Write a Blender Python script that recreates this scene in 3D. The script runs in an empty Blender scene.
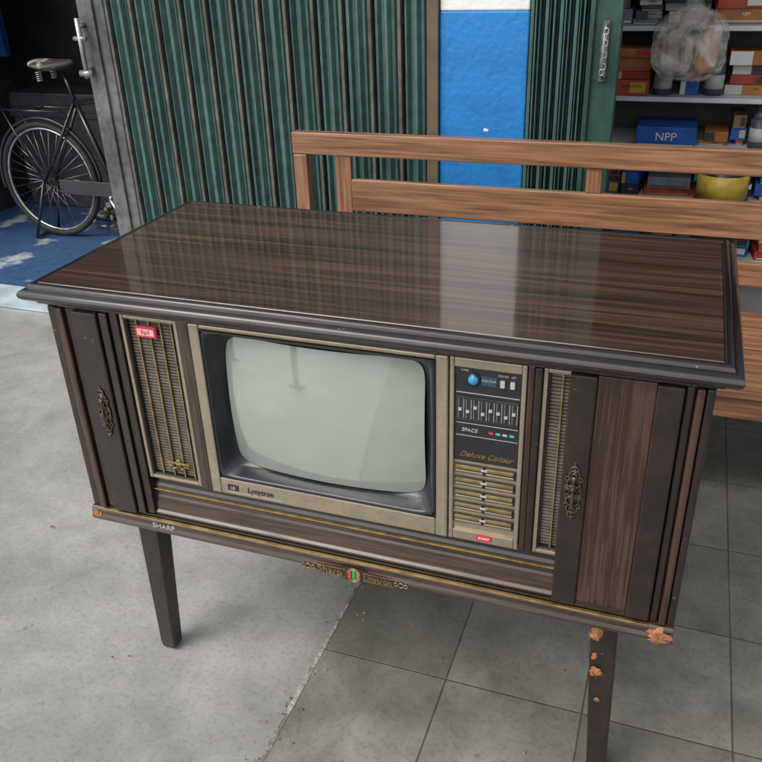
import bpy, bmesh, math, random
from mathutils import Vector, Matrix, noise
random.seed(7)
S=bpy.context.scene
S.view_settings.view_transform='Standard'; S.view_settings.look='None'; S.view_settings.exposure=0
COL=S.collection
# ---------------------------------------------------------------- materials
def mat(name, col=(.5,.5,.5), rough=.5, metal=0, coat=0, coat_rough=.05, var=0, vscale=8, bump=0, bscale=60, col2=None, stretch=(1,1,1), ramp=(.35,.65), detail=4, spec=None, dirt=0, wear=None, wscale=30, wthr=.68, ior=None):
    m=bpy.data.materials.new(name); m.use_nodes=True
    nt=m.node_tree; N=nt.nodes; L=nt.links; b=N['Principled BSDF']
    b.inputs['Base Color'].default_value=(*col,1); b.inputs['Roughness'].default_value=rough
    b.inputs['Metallic'].default_value=metal; b.inputs['Coat Weight'].default_value=coat
    b.inputs['Coat Roughness'].default_value=coat_rough
    if spec is not None: b.inputs['Specular IOR Level'].default_value=spec
    if ior: b.inputs['IOR'].default_value=ior
    tc=N.new('ShaderNodeTexCoord'); mp=N.new('ShaderNodeMapping'); L.new(tc.outputs['Object'],mp.inputs[0])
    mp.inputs['Scale'].default_value=stretch
    c2=col2 if col2 else tuple(c*(1-var) for c in col)
    if var or col2:
        n=N.new('ShaderNodeTexNoise'); n.inputs['Scale'].default_value=vscale; n.inputs['Detail'].default_value=detail
        L.new(mp.outputs[0],n.inputs['Vector'])
        r=N.new('ShaderNodeValToRGB'); r.color_ramp.elements[0].position=ramp[0]; r.color_ramp.elements[1].position=ramp[1]
        r.color_ramp.elements[0].color=(*c2,1); r.color_ramp.elements[1].color=(*col,1)
        L.new(n.outputs['Fac'],r.inputs[0]); out=r.outputs[0]
        if dirt:
            n2=N.new('ShaderNodeTexNoise'); n2.inputs['Scale'].default_value=vscale*7; n2.inputs['Detail'].default_value=4
            L.new(tc.outputs['Object'],n2.inputs['Vector'])
            r2=N.new('ShaderNodeValToRGB'); r2.color_ramp.elements[0].position=.3; r2.color_ramp.elements[1].position=.6
            r2.color_ramp.elements[0].color=(1-dirt,1-dirt,1-dirt,1); r2.color_ramp.elements[1].color=(1,1,1,1)
            L.new(n2.outputs['Fac'],r2.inputs[0])
            mx=N.new('ShaderNodeMix'); mx.data_type='RGBA'; mx.blend_type='MULTIPLY'; mx.inputs[0].default_value=1
            L.new(out,mx.inputs[6]); L.new(r2.outputs[0],mx.inputs[7]); out=mx.outputs[2]
        if wear:
            n3=N.new('ShaderNodeTexNoise'); n3.inputs['Scale'].default_value=wscale; n3.inputs['Detail'].default_value=5; n3.inputs['Roughness'].default_value=.7
            L.new(tc.outputs['Object'],n3.inputs['Vector'])
            r3=N.new('ShaderNodeValToRGB'); r3.color_ramp.elements[0].position=wthr; r3.color_ramp.elements[1].position=wthr+.04
            L.new(n3.outputs['Fac'],r3.inputs[0])
            mx=N.new('ShaderNodeMix'); mx.data_type='RGBA'; mx.inputs[7].default_value=(*wear,1)
            L.new(r3.outputs[0],mx.inputs[0]); L.new(out,mx.inputs[6]); out=mx.outputs[2]
        L.new(out,b.inputs['Base Color'])
    if bump:
        n=N.new('ShaderNodeTexNoise'); n.inputs['Scale'].default_value=bscale; n.inputs['Detail'].default_value=2
        L.new(tc.outputs['Object'],n.inputs['Vector'])
        bp=N.new('ShaderNodeBump'); bp.inputs['Strength'].default_value=bump; bp.inputs['Distance'].default_value=.01
        L.new(n.outputs['Fac'],bp.inputs['Height']); L.new(bp.outputs[0],b.inputs['Normal'])
    return m
def wood(name,dark,mid,light,axis,rough=.35,coat=0,freq=1.0,coat_rough=.06,bump=0,waves=.5,a1=1.2,c1=22,fine=.45,c2=240,a2=7,spread=.2,scr=None):
    m=bpy.data.materials.new(name); m.use_nodes=True
    nt=m.node_tree; N=nt.nodes; L=nt.links; b=N['Principled BSDF']
    tc=N.new('ShaderNodeTexCoord'); 
    def M(a,c):
        mp=N.new('ShaderNodeMapping'); s=[c*freq]*3; s[axis]=a*freq; mp.inputs['Scale'].default_value=s
        L.new(tc.outputs['Object'],mp.inputs[0]); return mp
    n1=N.new('ShaderNodeTexNoise'); n1.inputs['Scale'].default_value=1; n1.inputs['Detail'].default_value=4; n1.inputs['Distortion'].default_value=waves
    L.new(M(a1,c1).outputs[0],n1.inputs['Vector'])
    n2=N.new('ShaderNodeTexNoise'); n2.inputs['Scale'].default_value=1; n2.inputs['Detail'].default_value=3
    L.new(M(a2,c2).outputs[0],n2.inputs['Vector'])
    ad=N.new('ShaderNodeMath'); ad.operation='MULTIPLY_ADD'; ad.inputs[1].default_value=fine
    L.new(n2.outputs['Fac'],ad.inputs[0]); L.new(n1.outputs['Fac'],ad.inputs[2])
    h=.5+fine*.5
    r=N.new('ShaderNodeValToRGB'); e=r.color_ramp.elements; e[0].position=h-spread; e[1].position=h+spread
    e[0].color=(*dark,1); e[1].color=(*light,1); k=e.new(h-.02); k.color=(*mid,1)
    L.new(ad.outputs[0],r.inputs[0]); out=r.outputs[0]
    if scr:
        n3=N.new('ShaderNodeTexNoise'); n3.inputs['Scale'].default_value=3.2; n3.inputs['Detail'].default_value=6; n3.inputs['Roughness'].default_value=.7
        L.new(tc.outputs['Object'],n3.inputs['Vector'])
        r3=N.new('ShaderNodeMapRange'); r3.inputs[1].default_value=.35; r3.inputs[2].default_value=.7; r3.inputs[3].default_value=coat_rough*.7; r3.inputs[4].default_value=coat_rough*scr
        L.new(n3.outputs['Fac'],r3.inputs[0]); L.new(r3.outputs[0],b.inputs['Coat Roughness'])
    L.new(out,b.inputs['Base Color'])
    b.inputs['Roughness'].default_value=rough; b.inputs['Coat Weight'].default_value=coat; 
    if not scr: b.inputs['Coat Roughness'].default_value=coat_rough
    return m
veneer=wood('veneer_top',(.010,.004,.002),(.040,.018,.010),(.090,.046,.026),0,.5,1.0,coat_rough=.05,waves=.6,a1=1.5,c1=62,fine=.55,c2=170,a2=3,spread=.21,scr=1.8)
veneer_v=wood('veneer_door',(.016,.006,.004),(.038,.016,.011),(.062,.029,.019),2,.35,.5,coat_rough=.14,c1=50,fine=1.0,spread=.28)
veneer_h=wood('veneer_rail',(.014,.006,.004),(.032,.015,.010),(.054,.027,.018),0,.33,.7,coat_rough=.10,c1=50,fine=1.0,spread=.28)
lacq=mat('black_lacquer',(.011,.007,.006),.34,0,.7,.10,col2=(.006,.004,.003),vscale=14,bump=.07,bscale=25,wear=(.22,.17,.14),wscale=26,wthr=.67)
lacq_worn=mat('black_lacquer_worn',(.020,.012,.009),.42,0,.35,.2,col2=(.010,.006,.005),vscale=22,bump=.12,bscale=50,wear=(.14,.08,.05),wscale=45,wthr=.66)
chip=mat('bare_chipboard',(.48,.22,.09),.85,col2=(.2,.07,.03),vscale=70,bump=.5,bscale=140)
gold=mat('gold_trim',(.55,.37,.14),.34,.85,var=.45,vscale=40)
rodm=mat('dull_gold_rod',(.42,.31,.15),.36,.8,var=.4,vscale=40)
champ=mat('champagne_metal',(.44,.375,.28),.38,.7,var=.15,vscale=14,dirt=.12)
blackp=mat('black_plastic',(.020,.021,.024),.32,var=.3,vscale=20)
bezel=mat('bezel_plastic',(.030,.033,.039),.27,var=.3,vscale=14,dirt=.2)
cloth=mat('speaker_back',(.02,.017,.014),.9)
slat=mat('speaker_slat',(.16,.14,.11),.55,var=.4,vscale=40)
brass=mat('antique_brass',(.15,.12,.085),.42,.6,var=.6,vscale=80)
red=mat('red_label',(.55,.03,.05),.5); white=mat('white_paint',(.75,.76,.75),.6,var=.12,vscale=5)
green=mat('green_enamel',(.03,.3,.08),.5)
silver=mat('silver_print',(.5,.5,.48),.45,.3)
blue_led=mat('clock_blue',(.05,.33,.62),.3)
teal=mat('teal_dot',(.05,.45,.4),.4)
scr=mat('crt_glass',(.30,.345,.30),.03,0,1.0,.02,col2=(.26,.30,.262),vscale=2.2,stretch=(2.2,1,.6),ramp=(.35,.65),ior=2.1)
gateg=mat('gate_green',(.070,.150,.135),.45,.1,.1,.35,col2=(.042,.094,.086),vscale=3,stretch=(6,6,.6),dirt=.35,wear=(.16,.19,.17),wscale=16,wthr=.70)
gateb=mat('gate_bar',(.14,.14,.12),.55,.1,col2=(.07,.075,.06),vscale=4,stretch=(5,5,.8),dirt=.4)
gate_l=mat('gate_stile_grey',(.17,.18,.18),.5,.2,col2=(.09,.095,.095),vscale=4,dirt=.4)
steel=mat('steel',(.45,.45,.45),.35,.8,var=.3,vscale=20)
bluep=mat('blue_wall_paint',(.012,.20,.53),.5,col2=(.010,.155,.45),vscale=5,bump=.3,bscale=38,wear=(.35,.5,.6),wscale=12,wthr=.76)
whitep=mat('white_wall_paint',(.76,.78,.78),.6,var=.1,vscale=4,bump=.3,bscale=38)
BD,BM,BL=(.085,.036,.019),(.205,.092,.046),(.32,.165,.088)
bench_w=wood('bench_wood',BD,BM,BL,0,.42,.3,coat_rough=.25,waves=1.6,a1=1.3,c1=26,fine=.6,c2=150,a2=5,spread=.24)
bench_v=wood('bench_wood_v',BD,BM,BL,2,.42,.3,coat_rough=.25,waves=1.6,a1=1.3,c1=26,fine=.6,c2=150,a2=5,spread=.24)
darkw=mat('shop_wall',(.16,.16,.165),.8,var=.5,vscale=2)
dimblue=mat('shop_wall_blue',(.012,.06,.2),.7,var=.3,vscale=2)
ceilm=mat('shop_ceiling',(.4,.4,.39),.8,var=.2,vscale=2)
header=mat('shutter_header',(.085,.08,.07),.7,var=.4,vscale=3)
rubber=mat('tyre_rubber',(.02,.02,.02),.7); bikeb=mat('bike_black',(.015,.015,.017),.3,0,.5,.1)
chrome=mat('bike_chrome',(.5,.5,.5),.25,.9,var=.4,vscale=30); leather=mat('saddle_vinyl',(.06,.055,.05),.45,col2=(.5,.47,.43),vscale=9,ramp=(.44,.50))

def floor_mat(name,tile):
    m=bpy.data.materials.new(name); m.use_nodes=True; nt=m.node_tree; N=nt.nodes; L=nt.links; b=N['Principled BSDF']
    tc=N.new('ShaderNodeTexCoord')
    def noi(sc,det,rough,p0,c0,p1,c1,dist=0,loc=(0,0,0)):
        n=N.new('ShaderNodeTexNoise'); n.inputs['Scale'].default_value=sc; n.inputs['Detail'].default_value=det; n.inputs['Roughness'].default_value=rough; n.inputs['Distortion'].default_value=dist
        mp_=N.new('ShaderNodeMapping'); mp_.inputs['Location'].default_value=loc; L.new(tc.outputs['Object'],mp_.inputs[0]); L.new(mp_.outputs[0],n.inputs['Vector'])
        r=N.new('ShaderNodeValToRGB'); r.color_ramp.elements[0].position=p0; r.color_ramp.elements[1].position=p1
        r.color_ramp.elements[0].color=(*c0,1); r.color_ramp.elements[1].color=(*c1,1); L.new(n.outputs['Fac'],r.inputs[0]); return r.outputs[0],n
    def mul(a,c):
        mx=N.new('ShaderNodeMix'); mx.data_type='RGBA'; mx.blend_type='MULTIPLY'; mx.inputs[0].default_value=1
        L.new(a,mx.inputs[6]); L.new(c,mx.inputs[7]); return mx.outputs[2]
    if tile:
        mp=N.new('ShaderNodeMapping'); mp.inputs['Location'].default_value=(.155+.315*40,-.147+.342*40,0); L.new(tc.outputs['Object'],mp.inputs[0])
        br=N.new('ShaderNodeTexBrick'); br.offset=0; br.squash=1
        br.inputs['Scale'].default_value=1; br.inputs['Brick Width'].default_value=.315; br.inputs['Row Height'].default_value=.342
        br.inputs['Mortar Size'].default_value=.0026; br.inputs['Mortar Smooth'].default_value=.5; br.inputs['Bias'].default_value=0
        br.inputs['Color1'].default_value=(.155,.153,.135,1); br.inputs['Color2'].default_value=(.215,.21,.187,1); br.inputs['Mortar'].default_value=(.085,.078,.066,1)
        L.new(mp.outputs[0],br.inputs['Vector'])
        o,_=noi(5,6,.65,.3,(.62,.62,.60),.68,(1.28,1.28,1.27)); out=mul(br.outputs['Color'],o)
        o,_=noi(1.4,3,.6,.38,(.82,.82,.81),.62,(1.12,1.12,1.12)); out=mul(out,o)
    else:
        out,_=noi(1.0,7,.62,.36,(.25,.25,.242),.64,(.41,.408,.39),.8,(3,1,0))
        o,_=noi(6,6,.72,.32,(.80,.80,.80),.6,(1.05,1.05,1.05),.4); out=mul(out,o)
    o,nf=noi(90,3,.7,.32,(.78,.77,.75),.5,(1,1,1)); out=mul(out,o)
    o,_=noi(17,3,.5,.24,(.62,.6,.56),.31,(1,1,1)); out=mul(out,o)
    L.new(out,b.inputs['Base Color'])
    rr_,_=noi(3,4,.6,.35,(.34,.34,.34),.65,(.58,.58,.58)); L.new(rr_,b.inputs['Roughness'])
    bp=N.new('ShaderNodeBump'); bp.inputs['Strength'].default_value=.12; bp.inputs['Distance'].default_value=.004
    if tile:
        bp.inputs['Strength'].default_value=.5; bp.invert=True; L.new(br.outputs['Fac'],bp.inputs['Height'])
    else: L.new(nf.outputs['Fac'],bp.inputs['Height'])
    L.new(bp.outputs[0],b.inputs['Normal'])
    return m
conc=floor_mat('smooth_cement',False); tiles=floor_mat('cement_tiles',True)
bluefloor=mat('blue_painted_floor',(.045,.105,.23),.45,col2=(.42,.48,.52),vscale=3.5,ramp=(.36,.42),detail=7,dirt=.3)
palesill=mat('pale_blue_sill',(.5,.6,.66),.6,var=.3,vscale=8)

# ---------------------------------------------------------------- mesh helpers
def empty(name,parent=None):
    o=bpy.data.objects.new(name,None); COL.objects.link(o); o.parent=parent; return o
def mk(name,bm,m,parent=None,smooth=False,bevel=0,seg=2):
    me=bpy.data.meshes.new(name); bmesh.ops.recalc_face_normals(bm,faces=bm.faces); bm.to_mesh(me); bm.free()
    o=bpy.data.objects.new(name,me); COL.objects.link(o); o.parent=parent
    if m: me.materials.append(m)
    if smooth:
        for p in me.polygons: p.use_smooth=True
    if bevel:
        b=o.modifiers.new('b','BEVEL'); b.width=bevel; b.segments=seg; b.limit_method='ANGLE'
    return o
def addbox(bm,x0,x1,y0,y1,z0,z1):
    v=[bm.verts.new(p) for p in [(x0,y0,z0),(x1,y0,z0),(x1,y1,z0),(x0,y1,z0),(x0,y0,z1),(x1,y0,z1),(x1,y1,z1),(x0,y1,z1)]]
    for f in [(0,3,2,1),(4,5,6,7),(0,1,5,4),(1,2,6,5),(2,3,7,6),(3,0,4,7)]: bm.faces.new([v[i] for i in f])
def box(name,x0,x1,y0,y1,z0,z1,m,parent=None,bevel=.0,seg=2):
    bm=bmesh.new(); addbox(bm,x0,x1,y0,y1,z0,z1); return mk(name,bm,m,parent,bevel=bevel,seg=seg)
def boxes(name,lst,m,parent=None,bevel=0):
    bm=bmesh.new()
    for l in lst: addbox(bm,*l)
    return mk(name,bm,m,parent,bevel=bevel)
def sheet(name,x0,x1,y0,y1,z,m,parent=None):
    bm=bmesh.new(); bm.faces.new([bm.verts.new(p) for p in [(x0,y0,z),(x1,y0,z),(x1,y1,z),(x0,y1,z)]]); return mk(name,bm,m,parent)
def addtube(bm,p0,p1,r,r2=None,n=12):
    p0=Vector(p0);p1=Vector(p1);d=p1-p0; q=d.to_track_quat('Z','Y').to_matrix().to_4x4()
    M=Matrix.Translation((p0+p1)/2)@q
    bmesh.ops.create_cone(bm,cap_ends=True,segments=n,radius1=r,radius2=r if r2 is None else r2,depth=d.length,matrix=M)
def tubes(name,lst,m,parent=None,n=12):
    bm=bmesh.new()
    for l in lst: addtube(bm,*l[:3],l[3] if len(l)>3 else None,n)
    return mk(name,bm,m,parent,smooth=True,)
def curve(name,pts,r,m,parent=None,cyc=False):
    c=bpy.data.curves.new(name,'CURVE'); c.dimensions='3D'; c.bevel_depth=r; c.bevel_resolution=3
    s=c.splines.new('NURBS'); s.points.add(len(pts)-1)
    for i,p in enumerate(pts): s.points[i].co=(*p,1)
    s.use_endpoint_u=True; s.use_cyclic_u=cyc; s.order_u=3
    o=bpy.data.objects.new(name,c); COL.objects.link(o); o.parent=parent; c.materials.append(m); return o
def addtorus(bm,c,R,r,axis='Y',n=40,k=8,a0=0,a1=2*math.pi,sx=1,sz=1):
    full=abs(a1-a0-2*math.pi)<1e-4; rings=[]
    cnt=n if full else n+1
    for i in range(cnt):
        a=a0+(a1-a0)*i/n; ring=[]
        for j in range(k):
            b=2*math.pi*j/k; rr=R+r*math.cos(b)
            if axis=='Y': p=(c[0]+sx*rr*math.cos(a),c[1]+r*math.sin(b),c[2]+sz*rr*math.sin(a))
            else: p=(c[0]+sx*rr*math.cos(a),c[1]+sz*rr*math.sin(a),c[2]+r*math.sin(b))
            ring.append(bm.verts.new(p))
        rings.append(ring)
    for i in range(n):
        A=rings[i];B=rings[(i+1)%cnt]
        for j in range(k): bm.faces.new([A[j],A[(j+1)%k],B[(j+1)%k],B[j]])
def text(name,s,loc,size,m,parent,ext=.0006,shear=0,align='CENTER',sx=1):
    c=bpy.data.curves.new(name,'FONT'); c.body=s; c.size=size; c.extrude=ext; c.align_x=align; c.align_y='CENTER'; c.shear=shear
    o=bpy.data.objects.new(name,c); COL.objects.link(o); o.parent=parent; c.materials.append(m)
    o.location=loc; o.rotation_euler=(math.radians(90),0,0); o.scale=(sx,1,1); return o
def rectloops(name,x0,x1,y0,y1,prof,m,parent=None,cap=True,smooth=False):
    bm=bmesh.new(); loops=[]
    for ins,z in prof:
        loops.append([bm.verts.new(p) for p in [(x0+ins,y0+ins,z),(x1-ins,y0+ins,z),(x1-ins,y1-ins,z),(x0+ins,y1-ins,z)]])
    for a,b in zip(loops,loops[1:]):
        for i in range(4): bm.faces.new([a[i],a[(i+1)%4],b[(i+1)%4],b[i]])
    if cap: bm.faces.new(loops[0][::-1]); bm.faces.new(loops[-1])
    return mk(name,bm,m,parent)
def frame(name,x0,x1,z0,z1,w,y0,y1,m,parent,bevel=.001,wb=None,wt=None):
    wb=wb or w; wt=wt or w
    bm=bmesh.new()
    addbox(bm,x0,x0+w,y0,y1,z0,z1); addbox(bm,x1-w,x1,y0,y1,z0,z1)
    addbox(bm,x0+w,x1-w,y0+.0004,y1,z1-wt,z1-.0003); addbox(bm,x0+w,x1-w,y0+.0004,y1,z0+.0003,z0+wb)
    return mk(name,bm,m,parent,bevel=bevel)

# ================================================================ TV CONSOLE
tv=empty('television_console')
H=.983
prof=[(.06,.934),(.034,.934),(.031,.938),(.024,.940),(.022,.946),(.014,.949),(.006,.952),(.001,.957),(-.001,.963),(.001,.968),(.005,.972),(.011,.9745),(.014,.9745),(.0155,.979),(.018,.9820),(.022,.9832),(.026,.9828),(.0285,.9808),(.0295,.979)]
o=rectloops('top_moulding',-.655,.652,-.035,.592,prof,lacq,tv)
for p in o.data.polygons: p.use_smooth=len(p.vertices)==4
es=o.modifiers.new('es','EDGE_SPLIT'); es.split_angle=math.radians(38)
rectloops('top_panel',-.655+.0298,.652-.0298,-.035+.0298,.592-.0298,[(0,.95),(0,.9812),(.0012,.9824)],veneer,tv)
box('side_left',-.612,-.575,.02,.565,.417,.934,veneer_v,tv,.002)
box('side_right',.575,.612,.02,.565,.417,.934,veneer_v,tv,.002)
box('back_panel',-.575,.575,.545,.56,.42,.934,cloth,tv)
box('floor_panel',-.575,.575,.03,.545,.425,.45,veneer_h,tv)
box('inner_back',-.575,.575,.09,.10,.45,.934,cloth,tv)
box('upper_rail',-.59,.59,-.004,.03,.9345,.950,lacq,tv)
def post(nm,xs,sgn):
    for i,(a,b,yy) in enumerate(xs):
        box('%s_flute_%d'%(nm,i),a,b,yy,.04,.452,.9338,veneer_v if i==1 else lacq_worn,tv,.004,3)
post('post_left',[(-.619,-.600,-.004),(-.5985,-.580,-.010),(-.5785,-.5545,-.003)],-1)
post('post_right',[(.576,.590,-.003),(.5915,.604,-.009),(.6055,.619,-.004)],1)
def extr_x(name,x0,x1,prof,m,parent,bevel=0):
    bm=bmesh.new(); A=[bm.verts.new((x0,y,z)) for y,z in prof]; B=[bm.verts.new((x1,y,z)) for y,z in prof]; n=len(prof)
    for i in range(n): bm.faces.new([A[i],A[(i+1)%n],B[(i+1)%n],B[i]])
    bm.faces.new(A); bm.faces.new(B[::-1]); return mk(name,bm,m,parent,bevel=bevel)
extr_x('base_rail',-.6195,.6195,[(.03,.417),(-.008,.417),(-.014,.420),(-.017,.428),(-.013,.436),(-.013,.446),(-.009,.452),(.03,.4525)],veneer_h,tv,.001)
box('base_gold_line',-.585,.575,-.0158,-.008,.4515,.4545,gold,tv,.001)
box('base_side_l',-.6185,-.58,.03,.56,.4172,.4515,veneer_v,tv); box('base_side_r',.58,.6185,.03,.56,.4172,.4515,veneer_v,tv)
box('track_groove',-.5540,.5755,-.006,.03,.4526,.459,lacq,tv,.001)
extr_x('lower_rail',-.5540,.5755,[(.03,.459),(.000,.459),(-.001,.464),(.004,.470),(.004,.478),(.008,.492),(.008,.500),(.011,.505),(.012,.519),(.03,.519)],veneer_h,tv,.001)
box('rail_gold_line',-.462,.41,.006,.02,.5192,.5222,gold,tv,.0008)
extr_x('inner_sill',-.5540,.5755,[(.03,.5222),(.0095,.5222),(.0095,.528),(.014,.535),(.014,.550),(.03,.553)],lacq,tv,.001)
def blob(name,c,r,m,parent,seed,flat=(1,.25,1)):
    bm=bmesh.new(); bmesh.ops.create_icosphere(bm,subdivisions=4,radius=1)
    for v in bm.verts:
        n0=v.co.copy(); d=1+.55*noise.noise(n0*1.7+Vector((seed,0,0)))+.3*noise.noise(n0*5+Vector((0,seed,0)))
        v.co=Vector((n0.x*flat[0]*d*r+c[0],n0.y*flat[1]*r+c[1],n0.z*flat[2]*d*r+c[2]))
    return mk(name,bm,m,parent,smooth=True)
blob('chip_right',(.597,-.0130,.4315),.021,chip,tv,1,(1.0,.24,.75))
blob('chip_left',(-.606,-.0130,.434),.011,chip,tv,2,(1,.4,1))
blob('chip_small',(.06,-.014,.4185),.006,chip,tv,4,(3.2,.4,.6))
def ornate(nm,cx,y,cz,parent):
    bm=bmesh.new()
    for k,(dz,R) in enumerate([(-.046,.006),(-.034,.009),(-.019,.011),(0,.0135),(.019,.011),(.034,.009),(.046,.006)]):
        addtorus(bm,(cx,y-.002,cz+dz),R,.0018,n=20,k=6)
        if k%2: addtorus(bm,(cx,y-.003,cz+dz),R*.45,.0018,n=14,k=6)
    for s in (-1,1):
        for dz in (-.027,-.009,.009,.027):
            addtorus(bm,(cx+s*.010,y-.002,cz+dz),.004,.0014,n=14,k=6)
    mk(nm+'_filigree',bm,brass,parent,smooth=True)
    box(nm+'_bail',cx-.0028,cx+.0028,y-.010,y-.006,cz-.03,cz+.03,brass,parent,.002)
    tubes(nm+'_pivots',[((cx,y,cz+.03),(cx,y-.009,cz+.03),.004),((cx,y,cz-.03),(cx,y-.009,cz-.03),.004)],brass,parent)
    box(nm+'_tips',cx-.002,cx+.002,y-.002,y,cz-.060,cz+.060,brass,parent,.001)
box('door_left_slab',-.5540,-.4960,-.016,.012,.4600,.9335,lacq_worn,tv,.003,3)
box('door_left_edge',-.4945,-.4760,-.010,.012,.4600,.9335,lacq,tv,.002)
box('door_left_inner',-.4745,-.4560,-.004,.012,.4600,.9335,lacq_worn,tv,.002)
ornate('pull_left',-.520,-.0162,.713,tv)
box('door_right_stile',.4020,.4450,-.013,.010,.4600,.9335,lacq_worn,tv,.003,3)
box('door_right_panel',.4452,.5340,-.006,.010,.4600,.9335,veneer_v,tv,.001)
box('door_right_bottom',.4452,.5340,-.008,-.0061,.4600,.468,lacq_worn,tv,.001)
box('door_right_outer',.5342,.5745,-.013,.010,.4600,.9335,lacq_worn,tv,.003,3)
ornate('pull_right',.4235,-.0132,.712,tv)
box('pull_key',.432,.436,-.020,-.0132,.727,.731,brass,tv,.001)
def speaker(nm,x0,x1):
    frame(nm+'_frame',x0,x1,.556,.932,.0075,.000,.022,champ,tv,.0015)
    frame(nm+'_inner_frame',x0+.0078,x1-.0078,.5638,.9242,.003,.006,.022,blackp,tv,.0005)
    box(nm+'_back',x0+.005,x1-.005,.0225,.026,.56,.93,cloth,tv)
    n=52; bm=bmesh.new()
    for i in range(n):
        z=.568+(.352)*(i+.5)/n; addbox(bm,x0+.011,x1-.011,.013,.0222,z-.0021,z+.0021)
    mk(nm+'_slats',bm,slat,tv)
    w=x1-x0; bm=bmesh.new()
    for t in (.24,.46,.66,.85):
        x=x0+w*t; addbox(bm,x-.0014,x+.0014,.008,.0128,.5668,.9212)
    mk(nm+'_rods',bm,rodm,tv)
speaker('speaker_left',-.4535,-.327); speaker('speaker_right',.3590,.4860)
box('label_left',-.423,-.376,.001,.007,.888,.912,red,tv,.002); box('label_left_w',-.418,-.381,.0004,.001,.893,.907,mat('label_pink',(.75,.45,.45),.5),tv)
text('label_left_t','Rp3',(-.3995,.0003,.900),.012,red,tv)
bm=bmesh.new()
for s in (-1,1):
    addtorus(bm,(-.380+s*.009,.005,.594),.006,.0016,n=18,k=6); addtorus(bm,(-.380+s*.020,.005,.597),.004,.0014,n=18,k=6)
addtorus(bm,(-.380,.005,.603),.005,.0016,n=18,k=6)
mk('speaker_emblem',bm,gold,tv,smooth=True)
box('speaker_emblem_bar',-.406,-.354,.003,.006,.600,.603,gold,tv,.001)
box('divider_1',-.3262,-.302,-.001,.03,.553,.9335,veneer_v,tv,.002)
box('divider_2',.3345,.3455,-.001,.03,.553,.9335,veneer_v,tv,.002); box('divider_3',.3465,.3580,-.006,.03,.553,.9335,lacq_worn,tv,.002)
box('divider_0',-.4558,-.4542,.004,.03,.553,.9335,lacq,tv)
frame('tv_frame',-.3005,.2005,.5535,.9335,.0225,-.004,.03,champ,tv,.003,wb=.040,wt=.010)
frame('tv_frame_line',-.2775,.1775,.594,.923,.0022,-.0055,.01,blackp,tv,.0005)
def rr(t,cx,cz,hx,hz,p,y):
    a=2*math.pi*t; c=math.cos(a); s=math.sin(a)
    k=(abs(c)**p+abs(s)**p)**(-1/p)
    return (cx+hx*c*k, y, cz+hz*s*k)
def loft(name,rings,m,parent,n=160,smooth=True):
    bm=bmesh.new(); R=[]
    for rg in rings: R.append([bm.verts.new(rr(i/n,*rg)) for i in range(n)])
    for A,B in zip(R,R[1:]):
        for i in range(n): bm.faces.new([A[i],A[(i+1)%n],B[(i+1)%n],B[i]])
    return mk(name,bm,m,parent,smooth=smooth)
CX,CZ=-.050,.7585
loft('screen_bezel',[(CX,CZ,.2262,.1635,60,.006),(CX,CZ,.2262,.1635,60,-.003),(CX,CZ,.2225,.160,40,-.004),(CX,CZ,.220,.157,24,.000),(CX,CZ-.002,.209,.1515,16,.026),(CX,CZ-.002,.2035,.1485,12,.034),(CX,CZ-.002,.1995,.1455,11,.036),(CX,CZ-.002,.1975,.144,11,.050)],bezel,tv)
bm=bmesh.new(); n=160; K=14; prev=None; cy=CZ-.002
ctr=bm.verts.new((CX,.006,cy))
for k in range(1,K+1):
    s=k/K; ring=[]
    for i in range(n):
        pp=2+ (11-2)*s
        x,_,z=rr(i/n,0,0,.199*s,.145*s,pp,0)
        y=.006+ (x*x/(.2**2)*.6+z*z/(.146**2)*.4)*.034
        ring.append(bm.verts.new((CX+x,y,cy+z)))
    if prev is None:
        for i in range(n): bm.faces.new([ctr,ring[i],ring[(i+1)%n]])
    else:
        for i in range(n): bm.faces.new([prev[i],ring[i],ring[(i+1)%n],prev[(i+1)%n]])
    prev=ring
mk('crt_screen',bm,scr,tv,smooth=True)
text('tv_logo','Lynytron',(-.188,-.0046,.573),.018,blackp,tv,sx=.9,shear=.1)
box('tv_logo_mark',-.262,-.238,-.0052,-.004,.566,.580,blackp,tv,.002); text('tv_logo_b','LB',(-.25,-.0056,.573),.010,silver,tv)
box('tv_frame_badge',-.262,-.14,-.0046,-.004,.5615,.5625,silver,tv)
frame('control_frame',.203,.333,.5545,.9335,.008,-.003,.03,champ,tv,.002,wt=.018,wb=.022)
box('control_black',.211,.325,.002,.02,.728,.9155,blackp,tv,.001)
box('control_black_step',.214,.322,-.001,.002,.812,.860,bezel,tv,.001)
box('control_champ',.211,.325,.003,.02,.5765,.728,champ,tv)
tubes('clock_dial',[((.243,.0015,.893),(.243,-.002,.893),.0085)],blue_led,tv,24); tubes('clock_ring',[((.243,.0018,.893),(.243,-.001,.893),.0125)],bezel,tv,24)
box('clock_window',.256,.283,.0012,.002,.884,.902,mat('clock_glass',(.02,.07,.12),.1),tv,.001)
text('clock_text','COLOUR',(.2695,.0010,.894),.006,silver,tv)
for i,x in enumerate((.293,.310)):
    box('toggle_%d'%i,x-.004,x+.004,-.003,.002,.886,.899,silver,tv,.001)
text('ctl_text','POWER   AFT',(.300,.0016,.906),.005,silver,tv); text('ctl_text2','TIMER',(.228,.0016,.909),.005,silver,tv)
sl=[];cp=[];tk=[]
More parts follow.
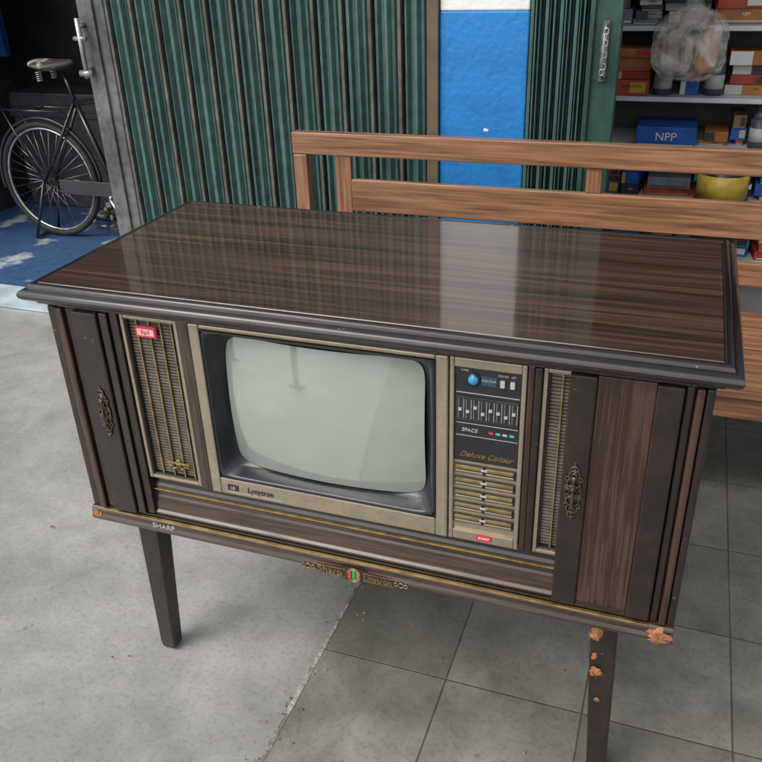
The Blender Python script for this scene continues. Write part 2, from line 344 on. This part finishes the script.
for i in range(8):
    x=.222+i*.0132; sl.append((x-.0012,x+.0012,-.0016,-.0009,.818,.855)); zc=.838+random.uniform(-.008,.010); cp.append((x-.0028,x+.0028,-.005,-.001,zc-.0022,zc+.0022))
    tk.append((x+.0052,x+.0060,-.0014,-.0010,.818,.855)); tk.append((x-.0030,x-.0026,-.0014,-.0010,.818,.855))
boxes('slider_slots',sl,cloth,tv); boxes('slider_caps',cp,silver,tv); boxes('slider_ticks',tk,silver,tv)
box('ctl_line',.214,.322,.0012,.002,.866,.8672,silver,tv); box('ctl_line2',.214,.322,.0012,.002,.806,.807,silver,tv)
text('ctl_name','SPACE',(.238,.0014,.793),.010,silver,tv,shear=.2)
for i,m in enumerate((red,teal,silver,teal)):
    box('ctl_dot_%d'%i,.272+i*.012,.280+i*.012,.0012,.002,.791,.795,m,tv)
box('ctl_line3',.214,.322,.0012,.002,.781,.7818,silver,tv)
text('ctl_script','Deluxe Colour',(.268,.0014,.743),.0155,gold,tv,shear=.45)
for r_ in range(5):
    z=.716-r_*.0275
    box('btn_row_dark_%d'%r_,.213,.323,-.0005,.003,z-.0125,z+.0065,blackp,tv,.001)
    for c_ in range(2):
        x0=.215+c_*.055
        box('btn_%d_%d'%(r_,c_),x0,x0+.050,-.005,-.0003,z-.0015,z+.005,rodm,tv,.001)
        box('btn_lo_%d_%d'%(r_,c_),x0,x0+.050,-.003,-.0003,z-.0095,z-.0050,champ,tv,.001)
        if c_: box('btn_mid_%d'%r_,.262,.273,-.0055,-.005,z-.0005,z+.004,silver,tv)
box('label_ctl',.256,.285,-.0045,-.003,.560,.574,red,tv,.001); text('label_ctl_t','SHARP',(.2705,-.0047,.567),.007,white,tv)
text('base_logo','SHARP',(-.430,-.0175,.4405),.0165,silver,tv,shear=0,sx=1.15)
bm=bmesh.new(); pts=[(-.115,.0),(-.10,.007),(-.085,.004),(-.07,.010),(-.03,.012),(-.018,.017),(.018,.017),(.03,.012),(.07,.010),(.085,.004),(.10,.007),(.115,0),(.10,-.007),(.085,-.004),(.07,-.010),(.03,-.012),(.018,-.016),(-.018,-.016),(-.03,-.012),(-.07,-.010),(-.085,-.004),(-.10,-.007)]
EX,EZ=.012,.4235; F=[bm.verts.new((EX+x,-.0185,EZ+z)) for x,z in pts]; B=[bm.verts.new((EX+x,-.0165,EZ+z)) for x,z in pts]
bm.faces.new(F)
for i in range(len(pts)): bm.faces.new([F[i],F[(i+1)%len(pts)],B[(i+1)%len(pts)],B[i]])
bm.faces.new(B[::-1]); mk('emblem_plate',bm,mat('emblem_dark',(.03,.02,.014),.5),tv)
bm=bmesh.new()
for s in (-1,1):
    for x,R in ((.110,.004),(.100,.0055),(.089,.004)): addtorus(bm,(EX+s*x,-.0195,EZ),R,.0012,n=14,k=6)
    addtorus(bm,(EX,-.0195,EZ+s*.002),.0145,.0012,n=20,k=6)
mk('emblem_scrolls',bm,rodm,tv,smooth=True)
boxes('emblem_edges',[(EX-.084,EX-.018,-.0196,-.0184,EZ+.0088,EZ+.010),(EX+.018,EX+.084,-.0196,-.0184,EZ+.0088,EZ+.010),(EX-.084,EX-.018,-.0196,-.0184,EZ-.010,EZ-.0088),(EX+.018,EX+.084,-.0196,-.0184,EZ-.010,EZ-.0088)],rodm,tv)
text('emblem_l','Sharp',(EX-.052,-.0192,EZ),.023,gold,tv,ext=.0008,sx=1.05); text('emblem_r','Linytron',(EX+.051,-.0192,EZ),.0195,gold,tv,ext=.0008,sx=.9)
for i,(m,dx) in enumerate(((red,-.009),(green,0),(gold,.009))): box('emblem_c%d'%i,EX+dx-.0038,EX+dx+.0038,-.0205,-.0185,EZ-.009,EZ+.009,m,tv,.001)
def leg(nm,xt,xb,yt,yb,w=.026,wb=.019):
    bm=bmesh.new(); L=[]
    for (x,y,z,h) in ((xb,yb,.0065,wb*.9),(xb,yb,.03,wb),(xt,yt,.415,w)):
        L.append([bm.verts.new((x+a*h,y+b*h,z)) for a,b in ((-1,-1),(1,-1),(1,1),(-1,1))])
    for A,B in zip(L,L[1:]):
        for i in range(4): bm.faces.new([A[i],A[(i+1)%4],B[(i+1)%4],B[i]])
    bm.faces.new(L[0][::-1]); bm.faces.new(L[-1]); mk(nm,bm,lacq_worn,tv,bevel=.003)
leg('leg_front_left',-.505,-.523,.045,.045); leg('leg_front_right',.500,.520,.040,.012)
leg('leg_back_left',-.49,-.505,.50,.51); leg('leg_back_right',.49,.505,.50,.51)
blob('leg_chip_1',(.488,.013,.382),.012,chip,tv,8,(.9,.2,2.2)); blob('leg_chip_2',(.497,.0055,.29),.010,chip,tv,9,(1.1,.2,1.2)); blob('leg_chip_3',(.49,.0085,.325),.006,chip,tv,10,(.7,.25,2.0)); blob('leg_chip_4',(.505,.002,.22),.005,chip,tv,12,(1,.3,1))
boxes('leg_brackets',[(-.55,-.46,.015,.08,.41,.4168),(.455,.545,.015,.08,.41,.4168)],lacq_worn,tv)

# ================================================================ BENCH
be=empty('wooden_bench')
Y=1.6
box('top_rail',-.83,1.22,Y-.02,Y+.02,.866,.945,bench_w,be,.005,3)
box('back_post_left',-.8295,-.775,Y-.019,Y+.03,.0,.8655,bench_v,be,.005)
box('back_post_right',1.16,1.2195,Y-.019,Y+.03,.0,.8655,bench_v,be,.005)
box('inner_post',-.665,-.605,Y-.012,Y+.016,.47,.8655,bench_v,be,.004)
box('wide_rail',-.6045,1.1595,Y-.016,Y+.012,.665,.782,bench_w,be,.005,3)
box('spacer',.232,.282,Y-.010,Y+.012,.7825,.8655,bench_v,be,.003)
box('lower_slat',-.6045,1.1595,Y-.012,Y+.012,.505,.585,bench_w,be,.004)
for i in range(4):
    y0=1.0+i*.148; box('seat_board_%d'%i,-.84,1.23,y0,y0+.142,.396,.42,bench_w,be,.004)
box('apron',-.80,1.19,1.015,1.04,.325,.3955,bench_w,be,.003); box('apron_back',-.80,1.19,1.55,1.575,.325,.3955,bench_w,be,.003)
box('front_leg_left',-.83,-.77,1.041,1.10,.0,.3955,bench_v,be,.004); box('front_leg_right',1.15,1.21,1.041,1.10,.0,.3955,bench_v,be,.004)
box('arm_post_left',-.83,-.775,1.03,1.085,.4205,.62,bench_v,be,.004); box('arm_left',-.835,-.77,1.0,1.579,.6205,.65,bench_v,be,.004)
box('arm_post_right',1.16,1.215,1.03,1.085,.4205,.62,bench_v,be,.004); box('arm_right',1.155,1.22,1.0,1.579,.6205,.65,bench_v,be,.004)

# ================================================================ GATES
def pleat(nm,x0,x1,y,z0,z1,period,barw,m1,m2,parent,depth=.03):
    n=max(1,round((x1-x0)/period)); p=(x1-x0)/n; P=[]
    for i in range(n):
        j=random.uniform(-.04,.04)
        a=x0+i*p+barw; b=x0+(i+1)*p; w=b-a
        P+= [(a,y+.012),(a+w*.12,y-depth*.45),(a+w*(.20+j),y-depth*.45),(a+w*.30,y+.006),(a+w*.40,y+.006),(a+w*(.48+j),y-depth*.5),(a+w*.58,y-depth*.5),(a+w*.70,y+.004),(a+w*.78,y+.004),(a+w*.86,y-depth*.4),(b,y+.012)]
    bm=bmesh.new(); A=[bm.verts.new((q[0],q[1],z0)) for q in P]; B=[bm.verts.new((q[0],q[1],z1)) for q in P]
    for i in range(len(P)-1): bm.faces.new([A[i],A[i+1],B[i+1],B[i]])
    mk(nm+'_sheet',bm,m1,parent)
    boxes(nm+'_bars',[(x0+i*p,x0+i*p+barw,y-.026,y+.014,z0,z1) for i in range(n)],m2,parent,.002)
g=empty('folding_gate')
pleat('gate',-1.84,-.43,2.0,.02,2.25,.118,.014,gateg,gateb,g,.030)
box('lead_stile',-1.975,-1.842,1.97,2.03,.02,2.25,gate_l,g,.004); box('lead_stile_rib',-1.93,-1.89,1.958,1.9698,.02,2.25,gate_l,g,.003)
box('end_stile',-.43,-.385,1.965,2.02,.02,2.25,mat('rust_brown',(.13,.095,.06),.6,var=.4,vscale=10),g,.003)
tubes('lock_bar',[((-1.955,1.93,1.06),(-1.955,1.93,1.30),.011),((-1.955,1.93,1.27),(-1.955,1.97,1.27),.012),((-1.955,1.93,1.09),(-1.955,1.97,1.09),.012),((-1.985,1.93,1.08),(-1.925,1.93,1.08),.014),((-1.985,1.93,1.22),(-1.925,1.93,1.22),.010)],steel,g)
g2=empty('folding_gate')
pleat('gate',-.048,.158,2.0,.02,2.25,.052,.012,gateg,mat('gate_green_bar',(.06,.135,.118),.5,var=.4,vscale=5),g2,.06)
gd=mat('gate_stile_green',(.026,.085,.064),.45,var=.4,vscale=4,dirt=.3)
box('lead_stile',.160,.268,1.965,2.03,.02,2.25,gd,g2,.004); box('stile_rib',.1605,.178,1.950,1.9648,.02,2.25,gd,g2,.003)
box('handle_plate',.205,.230,1.958,1.9648,1.08,1.28,gateb,g2,.002)
curve('handle_loop',[(.218,1.958,1.27),(.218,1.925,1.265),(.218,1.915,1.20),(.218,1.915,1.16),(.218,1.925,1.10),(.218,1.958,1.095)],.005,steel,g2)
bm=bmesh.new()
for i in range(8): addtorus(bm,(.221+.003*(-1)**i,1.918,1.25-i*.019),.010,.003,n=14,k=6,sx=.7)
mk('chain',bm,steel,g2,smooth=True)

# ================================================================ SHOP BUILDING
sh=empty('shop_building')
box('pillar_blue',-.384,-.052,1.98,2.30,0,1.312,bluep,sh,.006); box('pillar_white',-.383,-.053,1.981,2.299,1.3122,2.26,whitep,sh,.006)
blob('paint_chip',(-.20,1.981,.895),.010,whitep,sh,5,(1.2,.15,.8))
box('header',-6,6,1.96,2.35,2.26,3.4,header,sh)
box('back_wall',-6,6,4.6,4.75,0,3.3,darkw,sh); box('left_wall',-6.15,-6,2.35,4.6,0,3.3,dimblue,sh); box('right_wall',6,6.15,2.35,4.6,0,3.3,darkw,sh)
box('ceiling',-6,6,2.35,4.6,2.9,3.0,ceilm,sh)
box('roof',-6.3,6.3,2.36,5.0,3.4,3.5,header,sh)
box('partition_wall',-.38,-.06,2.301,4.59,0,2.89,darkw,sh)
box('blue_partition',-5.6,-3.92,3.6,3.65,.93,2.89,mat('partition_blue',(.01,.08,.38),.6,var=.3,vscale=3),sh)
box('front_wall_left',-6,-3.9,1.99,2.3,0,2.26,bluep,sh)
box('front_wall_right',2.2,6,1.99,2.3,0,2.26,bluep,sh)
# out-of-frame posts, added only to mirror soft streaks in the picture tube
for px,py in ((-1.25,-2.0),(-2.6,-2.0)):
    e=empty('reflection_post'); tubes('pole',[((px,py,.02),(px,py,2.7),.045)],whitep,e,20); box('foot',px-.09,px+.09,py-.09,py+.09,.001,.03,gateb,e,.004); box('cap',px-.07,px+.07,py-.07,py+.07,2.70,2.73,gateb,e,.004)

# ground
sheet('ground',-60,60,-60,60,0,conc)
sheet('tiled_pavement',-.155,6,-12,1.95,.004,tiles)
sheet('shop_floor',-6,-.39,1.96,4.6,.006,bluefloor); sheet('shop_floor',-.05,6,1.955,4.6,.0065,darkw)
box('door_sill',-3.9,-1.9,1.72,1.955,.0045,.014,palesill)
bm=bmesh.new(); A=[];B=[]
N_=500
for i in range(N_+1):
    y=-2.5+4.4*i/N_; wl=.003+.009*abs(noise.noise(Vector((y*9,1.3,0))))+.005*noise.noise(Vector((y*40,3,0))); wr=.002+.005*abs(noise.noise(Vector((y*11,7,0))))
    A.append(bm.verts.new((-.155-wl,y,.0052))); B.append(bm.verts.new((-.153+wr,y,.0052)))
for i in range(N_): bm.faces.new([A[i],B[i],B[i+1],A[i+1]])
mk('mortar_seam',bm,mat('old_mortar',(.36,.34,.30),.9,col2=(.16,.15,.13),vscale=30,ramp=(.40,.55),bump=.5,bscale=120),None)
bm=bmesh.new(); rg=random.Random(5)
for i in range(170):
    if rg.random()<.5: x=-.155+rg.gauss(0,.03); y=rg.uniform(-.6,1.2)
    else: x=rg.uniform(-2.2,1.4); y=rg.uniform(-.7,1.6)
    s_=rg.uniform(.0012,.0035); M_=Matrix.Translation((x,y,.005+s_*.4))@Matrix.Rotation(rg.uniform(0,6),4,'Z')@Matrix.Diagonal((s_*rg.uniform(.7,1.8),s_,s_*.6,1))
    bmesh.ops.create_icosphere(bm,subdivisions=1,radius=1,matrix=M_)
mk('floor_grit',bm,mat('grit',(.35,.31,.25),.9,col2=(.08,.07,.06),vscale=9,ramp=(.45,.55)),None)

# ================================================================ SHELF UNIT
su=empty('shop_shelf')
wsh=mat('shelf_white',(.62,.68,.68),.5,var=.15,vscale=6)
for i,z in enumerate((.10,.38,.64,.865,1.17,1.47,1.75)): box('shelf_%d'%i,.12,2.2,3.0,3.42,z-.022,z,wsh,su,.003)
for i,x in enumerate((.10,1.2,2.2)): box('upright_%d'%i,x,x+.02,3.0,3.42,0,1.85,wsh,su,.002)
box('back',.12,2.2,3.42,3.43,.0,1.85,darkw,su)
cols=[(.02,.12,.50),(.45,.06,.03),(.6,.42,.06),(.30,.16,.08),(.03,.30,.25),(.6,.6,.56),(.05,.05,.055),(.45,.18,.04),(.25,.28,.30),(.10,.11,.13)]
cm=[mat('carton_%d'%i,c,.45,var=.35,vscale=12) for i,c in enumerate(cols)]
def rotz(e,cx,cy,a):
    e.matrix_world=Matrix.Translation((cx,cy,0))@Matrix.Rotation(a,4,'Z')@Matrix.Translation((-cx,-cy,0))
def carton(x0,x1,y0,y1,z0,z1,ci,lab=None,lc=None,rot=0):
    e=empty('carton_box'); box('carton',x0,x1,y0,y1,z0,z1,cm[ci],e,.002)
    if lc is None: lc=rnd.choice([silver,white,cm[2],red,cm[6]])
    w=x1-x0;h=z1-z0; k=rnd.random()
    pr=[]
    if lab: pr.append((x0+w*.04,x1-w*.04,y0-.0012,y0-.0004,z0+h*.06,z0+h*.13))
    elif k<.4: pr.append((x0+.001,x0+w*rnd.uniform(.2,.45),y0-.0012,y0-.0004,z0+h*.02,z1-h*.02))
    elif k<.7: pr.append((x0+w*.06,x1-w*.06,y0-.0012,y0-.0004,z0+h*.12,z0+h*.22))
    else: pr.append((x0+w*.55,x0+w*.92,y0-.0012,y0-.0004,z0+h*.2,z0+h*.85))
    boxes('print',pr,lc,e)
    if lab: text('print_text',lab,(x0+w*.5,y0-.0014,z0+h*.5),min(h*.6,w*.3),lc,e)
    elif rnd.random()<.5: text('print_text',rnd.choice(['NPP','AHM','TDR','KVB','ASPIRA','FDR','OIL','V-BELT','BEARING']),(x0+w*.6,y0-.0016,z0+h*.62),min(h*.3,w*.14),rnd.choice([white,cm[6],red]),e)
    if rot: rotz(e,(x0+x1)/2,y0+.05,rot)
rnd=random.Random(23)
for zi,(z,top) in enumerate(((.10,.2),(.38,.2),(.64,.19),(.865,.27),(1.17,.26),(1.47,.25))):
    x=.14
    while x<1.9:
        w=rnd.uniform(.05,.16) if rnd.random()<.7 else rnd.uniform(.16,.24); h0=z+.001; y0=3.0+rnd.uniform(.01,.10)
        if zi==2 and x<.5: 
            x0=max(x,.30); carton(x0,x0+.27,2.99,3.25,h0,h0+.09,0,'NPP',white); x=x0+.29; continue
        hh=h0; lim=z+top*rnd.uniform(.55,1.0)
        if rnd.random()<.16:
            e=empty('oil_bottle'); r0=min(w*.4,.042); cx=x+r0; tubes('bottle',[((cx,y0+.05,hh),(cx,y0+.05,hh+.13),r0),((cx,y0+.05,hh+.13),(cx,y0+.05,hh+.165),r0,r0*.4),((cx,y0+.05,hh+.165),(cx,y0+.05,hh+.185),r0*.45)],cm[rnd.choice([6,9,5,2,1])],e,20)
            tubes('label',[((cx,y0+.05,hh+.03),(cx,y0+.05,hh+.09),r0*1.02)],cm[rnd.choice([2,5,1])],e,20); x+=2*r0+.01; continue
        while True:
            t=rnd.uniform(.018,.07)
            if hh+t>lim: break
            d_=rnd.uniform(-.03,.03); carton(x+max(0,d_),x+w-rnd.uniform(.003,.02),y0+rnd.uniform(0,.04),3.30,hh,hh+t,rnd.randrange(10),rot=rnd.uniform(-.14,.14) if rnd.random()<.6 else 0); hh+=t+.0008
        x+=w+rnd.uniform(0,.01)
# hanging clear plastic bag with printed goods inside
pb=empty('plastic_bag')
bagm=bpy.data.materials.new('clear_plastic'); bagm.use_nodes=True
nt=bagm.node_tree; N=nt.nodes; L=nt.links; b=N['Principled BSDF']; b.inputs['Base Color'].default_value=(.75,.74,.70,1); b.inputs['Roughness'].default_value=.14
tc=N.new('ShaderNodeTexCoord'); n_=N.new('ShaderNodeTexNoise'); n_.inputs['Scale'].default_value=7; n_.inputs['Detail'].default_value=4; n_.inputs['Distortion'].default_value=1.5; L.new(tc.outputs['Object'],n_.inputs['Vector'])
mr=N.new('ShaderNodeMapRange'); mr.inputs[1].default_value=.40; mr.inputs[2].default_value=.70; mr.inputs[3].default_value=.06; mr.inputs[4].default_value=.55; L.new(n_.outputs['Fac'],mr.inputs[0]); L.new(mr.outputs[0],b.inputs['Alpha'])
def bagmesh(nm,cx,cy,cz,hx,hy,hz,m,parent,seed,fold=1):
    bm=bmesh.new(); bmesh.ops.create_icosphere(bm,subdivisions=5,radius=1)
    sg=lambda t,p:math.copysign(abs(t)**p,t); o3=Vector((seed,seed*.7,0))
    for v in bm.verts:
        c_=v.co.copy(); a=math.atan2(c_.y,c_.x)
        k=1+fold*(.14*noise.noise(c_*1.6+o3)+.12*abs(noise.noise(Vector((a*2.6,c_.z*1.0,seed))))+.06*noise.noise(c_*6+o3))
        taper=1-.5*max(0,c_.z)**2.2
        v.co=Vector((cx+sg(c_.x,.6)*hx*k*taper,cy+sg(c_.y,.8)*hy*k,cz+sg(c_.z,.6)*hz*(1+.12*fold*noise.noise(c_*2.5+o3))))
    return mk(nm,bm,m,parent,smooth=False)
bagmesh('bag',.49,2.87,1.11,.145,.07,.150,bagm,pb,2.0)
bagmesh('goods_white',.44,2.89,1.08,.065,.035,.10,mat('goods_white',(.62,.58,.50),.4,col2=(.25,.2,.15),vscale=12),pb,5.0,.8)
bagmesh('goods_orange',.56,2.88,1.08,.045,.03,.09,mat('goods_orange',(.55,.20,.05),.4,col2=(.7,.62,.5),vscale=9,ramp=(.42,.47)),pb,9.0,.8)
bm=bmesh.new(); addtorus(bm,(.50,2.835,1.10),.06,.012,n=28,k=8,a0=.2,a1=3.9,sx=.7,sz=1.3); mk('goods_hose',bm,cm[8],pb,smooth=True)
tubes('bag_neck',[((.49,2.87,1.24),(.47,2.93,1.42),.045,.012)],bagm,pb)
tubes('bag_hanger',[((.47,2.93,1.42),(.47,2.93,2.9),.003)],steel,pb)
oc=empty('oil_drum'); tubes('can',[((.71,2.85,.0075),(.71,2.85,.62),.11)],blackp,oc,32); tubes('can_label',[((.71,2.85,.46),(.71,2.85,.57),.1112)],cm[2],oc,32); tubes('can_rim',[((.71,2.85,.62),(.71,2.85,.635),.112)],blackp,oc,32)

# ================================================================ BICYCLE
bk=empty('bicycle')
by=2.75
def wheel(nm,cx,cz=.350,R=.325):
    bm=bmesh.new(); addtorus(bm,(cx,by,cz),R-.002,.018,n=64,k=10); mk(nm+'_tyre',bm,rubber,bk,smooth=True)
    bm=bmesh.new(); addtorus(bm,(cx,by,cz),R-.024,.009,n=64,k=8); mk(nm+'_rim',bm,chrome,bk,smooth=True)
    bm=bmesh.new(); addtube(bm,(cx,by-.045,cz),(cx,by+.045,cz),.018)
    for i in range(32):
        a=2*math.pi*i/32; s=(-1)**i
        addtube(bm,(cx+.016*math.cos(a+.8*s),by+s*.03,cz+.016*math.sin(a+.8*s)),(cx+(R-.03)*math.cos(a),by,cz+(R-.03)*math.sin(a)),.0012,n=5)
    mk(nm+'_spokes',bm,chrome,bk,smooth=True)
    bm=bmesh.new(); addtorus(bm,(cx,by,cz),R+.035,.010,n=40,k=8,a0=math.radians(-10 if nm=='rear' else 20),a1=math.radians(190 if nm=='rear' else 170)); mk(nm+'_fender',bm,bikeb,bk,smooth=True)
wheel('rear',-3.01); wheel('front',-1.87)
bb=(-2.54,by,.29); seat=(-2.72,by,.80); head=(-2.13,by,.86); hl=(-2.10,by,.72)
tubes('frame',[(seat,bb,.015),(seat,head,.015),(bb,hl,.017),((-2.08,by,.66),(-2.145,by,.92),.019),
 ((-3.01,by-.05,.352),(bb[0],by-.03,bb[2]),.010),((-3.01,by+.05,.352),(bb[0],by+.03,bb[2]),.010),((-3.01,by-.05,.352),(seat[0],by-.02,seat[2]),.009),((-3.01,by+.05,.352),(seat[0],by+.02,seat[2]),.009),
 ((-2.08,by-.05,.66),(-1.87,by-.05,.352),.010),((-2.08,by+.05,.66),(-1.87,by+.05,.352),.010),((seat[0],by,.8),(-2.765,by,.96),.012),
 ((-2.145,by,.92),(-2.17,by,1.02),.012),((-3.01,by-.06,.36),(-3.12,by-.10,.02),.009),((-3.01,by+.06,.36),(-3.12,by+.10,.02),.009),((-3.12,by-.10,.02),(-3.12,by+.10,.02),.009)],bikeb,bk)
tubes('rack',[((-3.25,by-.06,.76),(-2.78,by-.06,.76),.007),((-3.25,by+.06,.76),(-2.78,by+.06,.76),.007),((-3.25,by-.06,.76),(-3.25,by+.06,.76),.007),((-3.2,by-.06,.76),(-3.01,by-.06,.36),.005),((-3.2,by+.06,.76),(-3.01,by+.06,.36),.005),((-3.0,by-.06,.76),(-3.0,by+.06,.76),.006)],bikeb,bk)
curve('handlebar',[(-2.42,by-.27,1.0),(-2.28,by-.27,1.03),(-2.14,by-.2,1.04),(-2.17,by,1.03),(-2.14,by+.2,1.04),(-2.28,by+.27,1.03),(-2.42,by+.27,1.0)],.011,chrome,bk)
box('chain_guard',-2.90,-2.46,by-.062,by-.056,.29,.375,bikeb,bk,.02)
tubes('crank',[((-2.54,by-.09,.29),(-2.46,by-.09,.14),.010),((-2.54,by-.09,.29),(-2.54,by+.07,.29),.014),((-2.54,by+.09,.29),(-2.62,by+.09,.44),.010)],chrome,bk)
boxes('pedals',[(-2.51,-2.41,by-.18,by-.10,.125,.15),(-2.67,-2.57,by+.10,by+.18,.43,.455)],rubber,bk,.004)
bm=bmesh.new(); bmesh.ops.create_icosphere(bm,subdivisions=4,radius=1)
for v in bm.verts:
    t=(v.co.x+1)/2; w=.105*(1-t)**.8+.028; v.co=Vector((-2.82+v.co.x*.14,by+v.co.y*w,.995+v.co.z*(.035 if v.co.z>0 else .025)+.02*abs(v.co.x)**2))
mk('saddle',bm,leather,bk,smooth=True)
bm=bmesh.new()
for s in (-1,1):
    for i in range(5): addtorus(bm,(-2.88,by+s*.06,.925+i*.011),.018,.003,axis='Z',n=14,k=6)
mk('saddle_springs',bm,chrome,bk,smooth=True)
box('tail_reflector',-3.395,-3.375,by-.02,by+.02,.40,.44,red,bk,.004)
def crate(x0,x1,y0,y1,z1,m):
    e=empty('storage_crate'); box('body',x0,x1,y0,y1,.008,z1,m,e,.01); boxes('slats',[(x0-.01,x1+.01,y0-.012,y0-.001,z1*k,z1*k+.03) for k in (.15,.45,.8)],m,e,.003)
crate(-3.7,-3.0,3.3,3.8,.75,cm[6]); crate(-2.9,-2.3,3.4,3.9,.9,mat('crate_brown',(.12,.055,.04),.7)); crate(-4.7,-3.8,3.0,3.5,.8,cm[6])
bm=bmesh.new(); rg=random.Random(9)
for i in range(110):
    x=rg.uniform(-3.0,-2.0); y=rg.uniform(2.88,3.3); s_=rg.uniform(.012,.04)
    M_=Matrix.Translation((x,y,.01+s_*.5+rg.random()*.05))@Matrix.Rotation(rg.uniform(0,6),4,Vector((rg.random(),rg.random(),1)).normalized())@Matrix.Diagonal((s_*rg.uniform(.6,2.4),s_,s_*.5,1))
    bmesh.ops.create_cube(bm,size=1.2,matrix=M_)
mk('scrap_metal_pile',bm,mat('scrap',(.5,.48,.44),.5,.3,col2=(.06,.05,.05),vscale=12,ramp=(.45,.55)),None)

# ================================================================ CAMERA
yaw,pitch,roll=.359,.4911,-.0361
cyw,syw=math.cos(yaw),math.sin(yaw)
f=Vector((-syw*math.cos(pitch),cyw*math.cos(pitch),-math.sin(pitch))); r=Vector((cyw,syw,0)); u=r.cross(f)
c,s=math.cos(roll),math.sin(roll); r2=c*r+s*u; u2=-s*r+c*u
cam=bpy.data.cameras.new('camera'); co=bpy.data.objects.new('camera',cam); COL.objects.link(co)
co.matrix_world=Matrix((( r2.x,u2.x,-f.x,.5239),(r2.y,u2.y,-f.y,-1.1875),(r2.z,u2.z,-f.z,1.545),(0,0,0,1)))
cam.sensor_width=36; cam.lens=822.07/762*36; cam.clip_start=.02; cam.clip_end=300
S.camera=co
# ================================================================ LIGHT
w=bpy.data.worlds.new('World'); S.world=w; w.use_nodes=True
NT=w.node_tree
sky=NT.nodes.new('ShaderNodeTexSky'); sky.sky_type='NISHITA'; sky.sun_disc=False
el,az=math.radians(50),math.radians(215)
sky.sun_elevation=el; sky.sun_rotation=az; sky.dust_density=4; sky.air_density=1
hs=NT.nodes.new('ShaderNodeHueSaturation'); hs.inputs['Saturation'].default_value=.22; hs.inputs['Value'].default_value=1.35
bg=NT.nodes['Background']; bg.inputs[1].default_value=.15
NT.links.new(sky.outputs[0],hs.inputs['Color']); NT.links.new(hs.outputs[0],bg.inputs[0])
sd=bpy.data.lights.new('sun','SUN'); sd.energy=1.4; sd.angle=math.radians(40); sd.color=(1,.94,.85)
so=bpy.data.objects.new('sun',sd); COL.objects.link(so)
d=Vector((math.sin(az)*math.cos(el),math.cos(az)*math.cos(el),math.sin(el)))
so.rotation_euler=d.to_track_quat('Z','Y').to_euler()
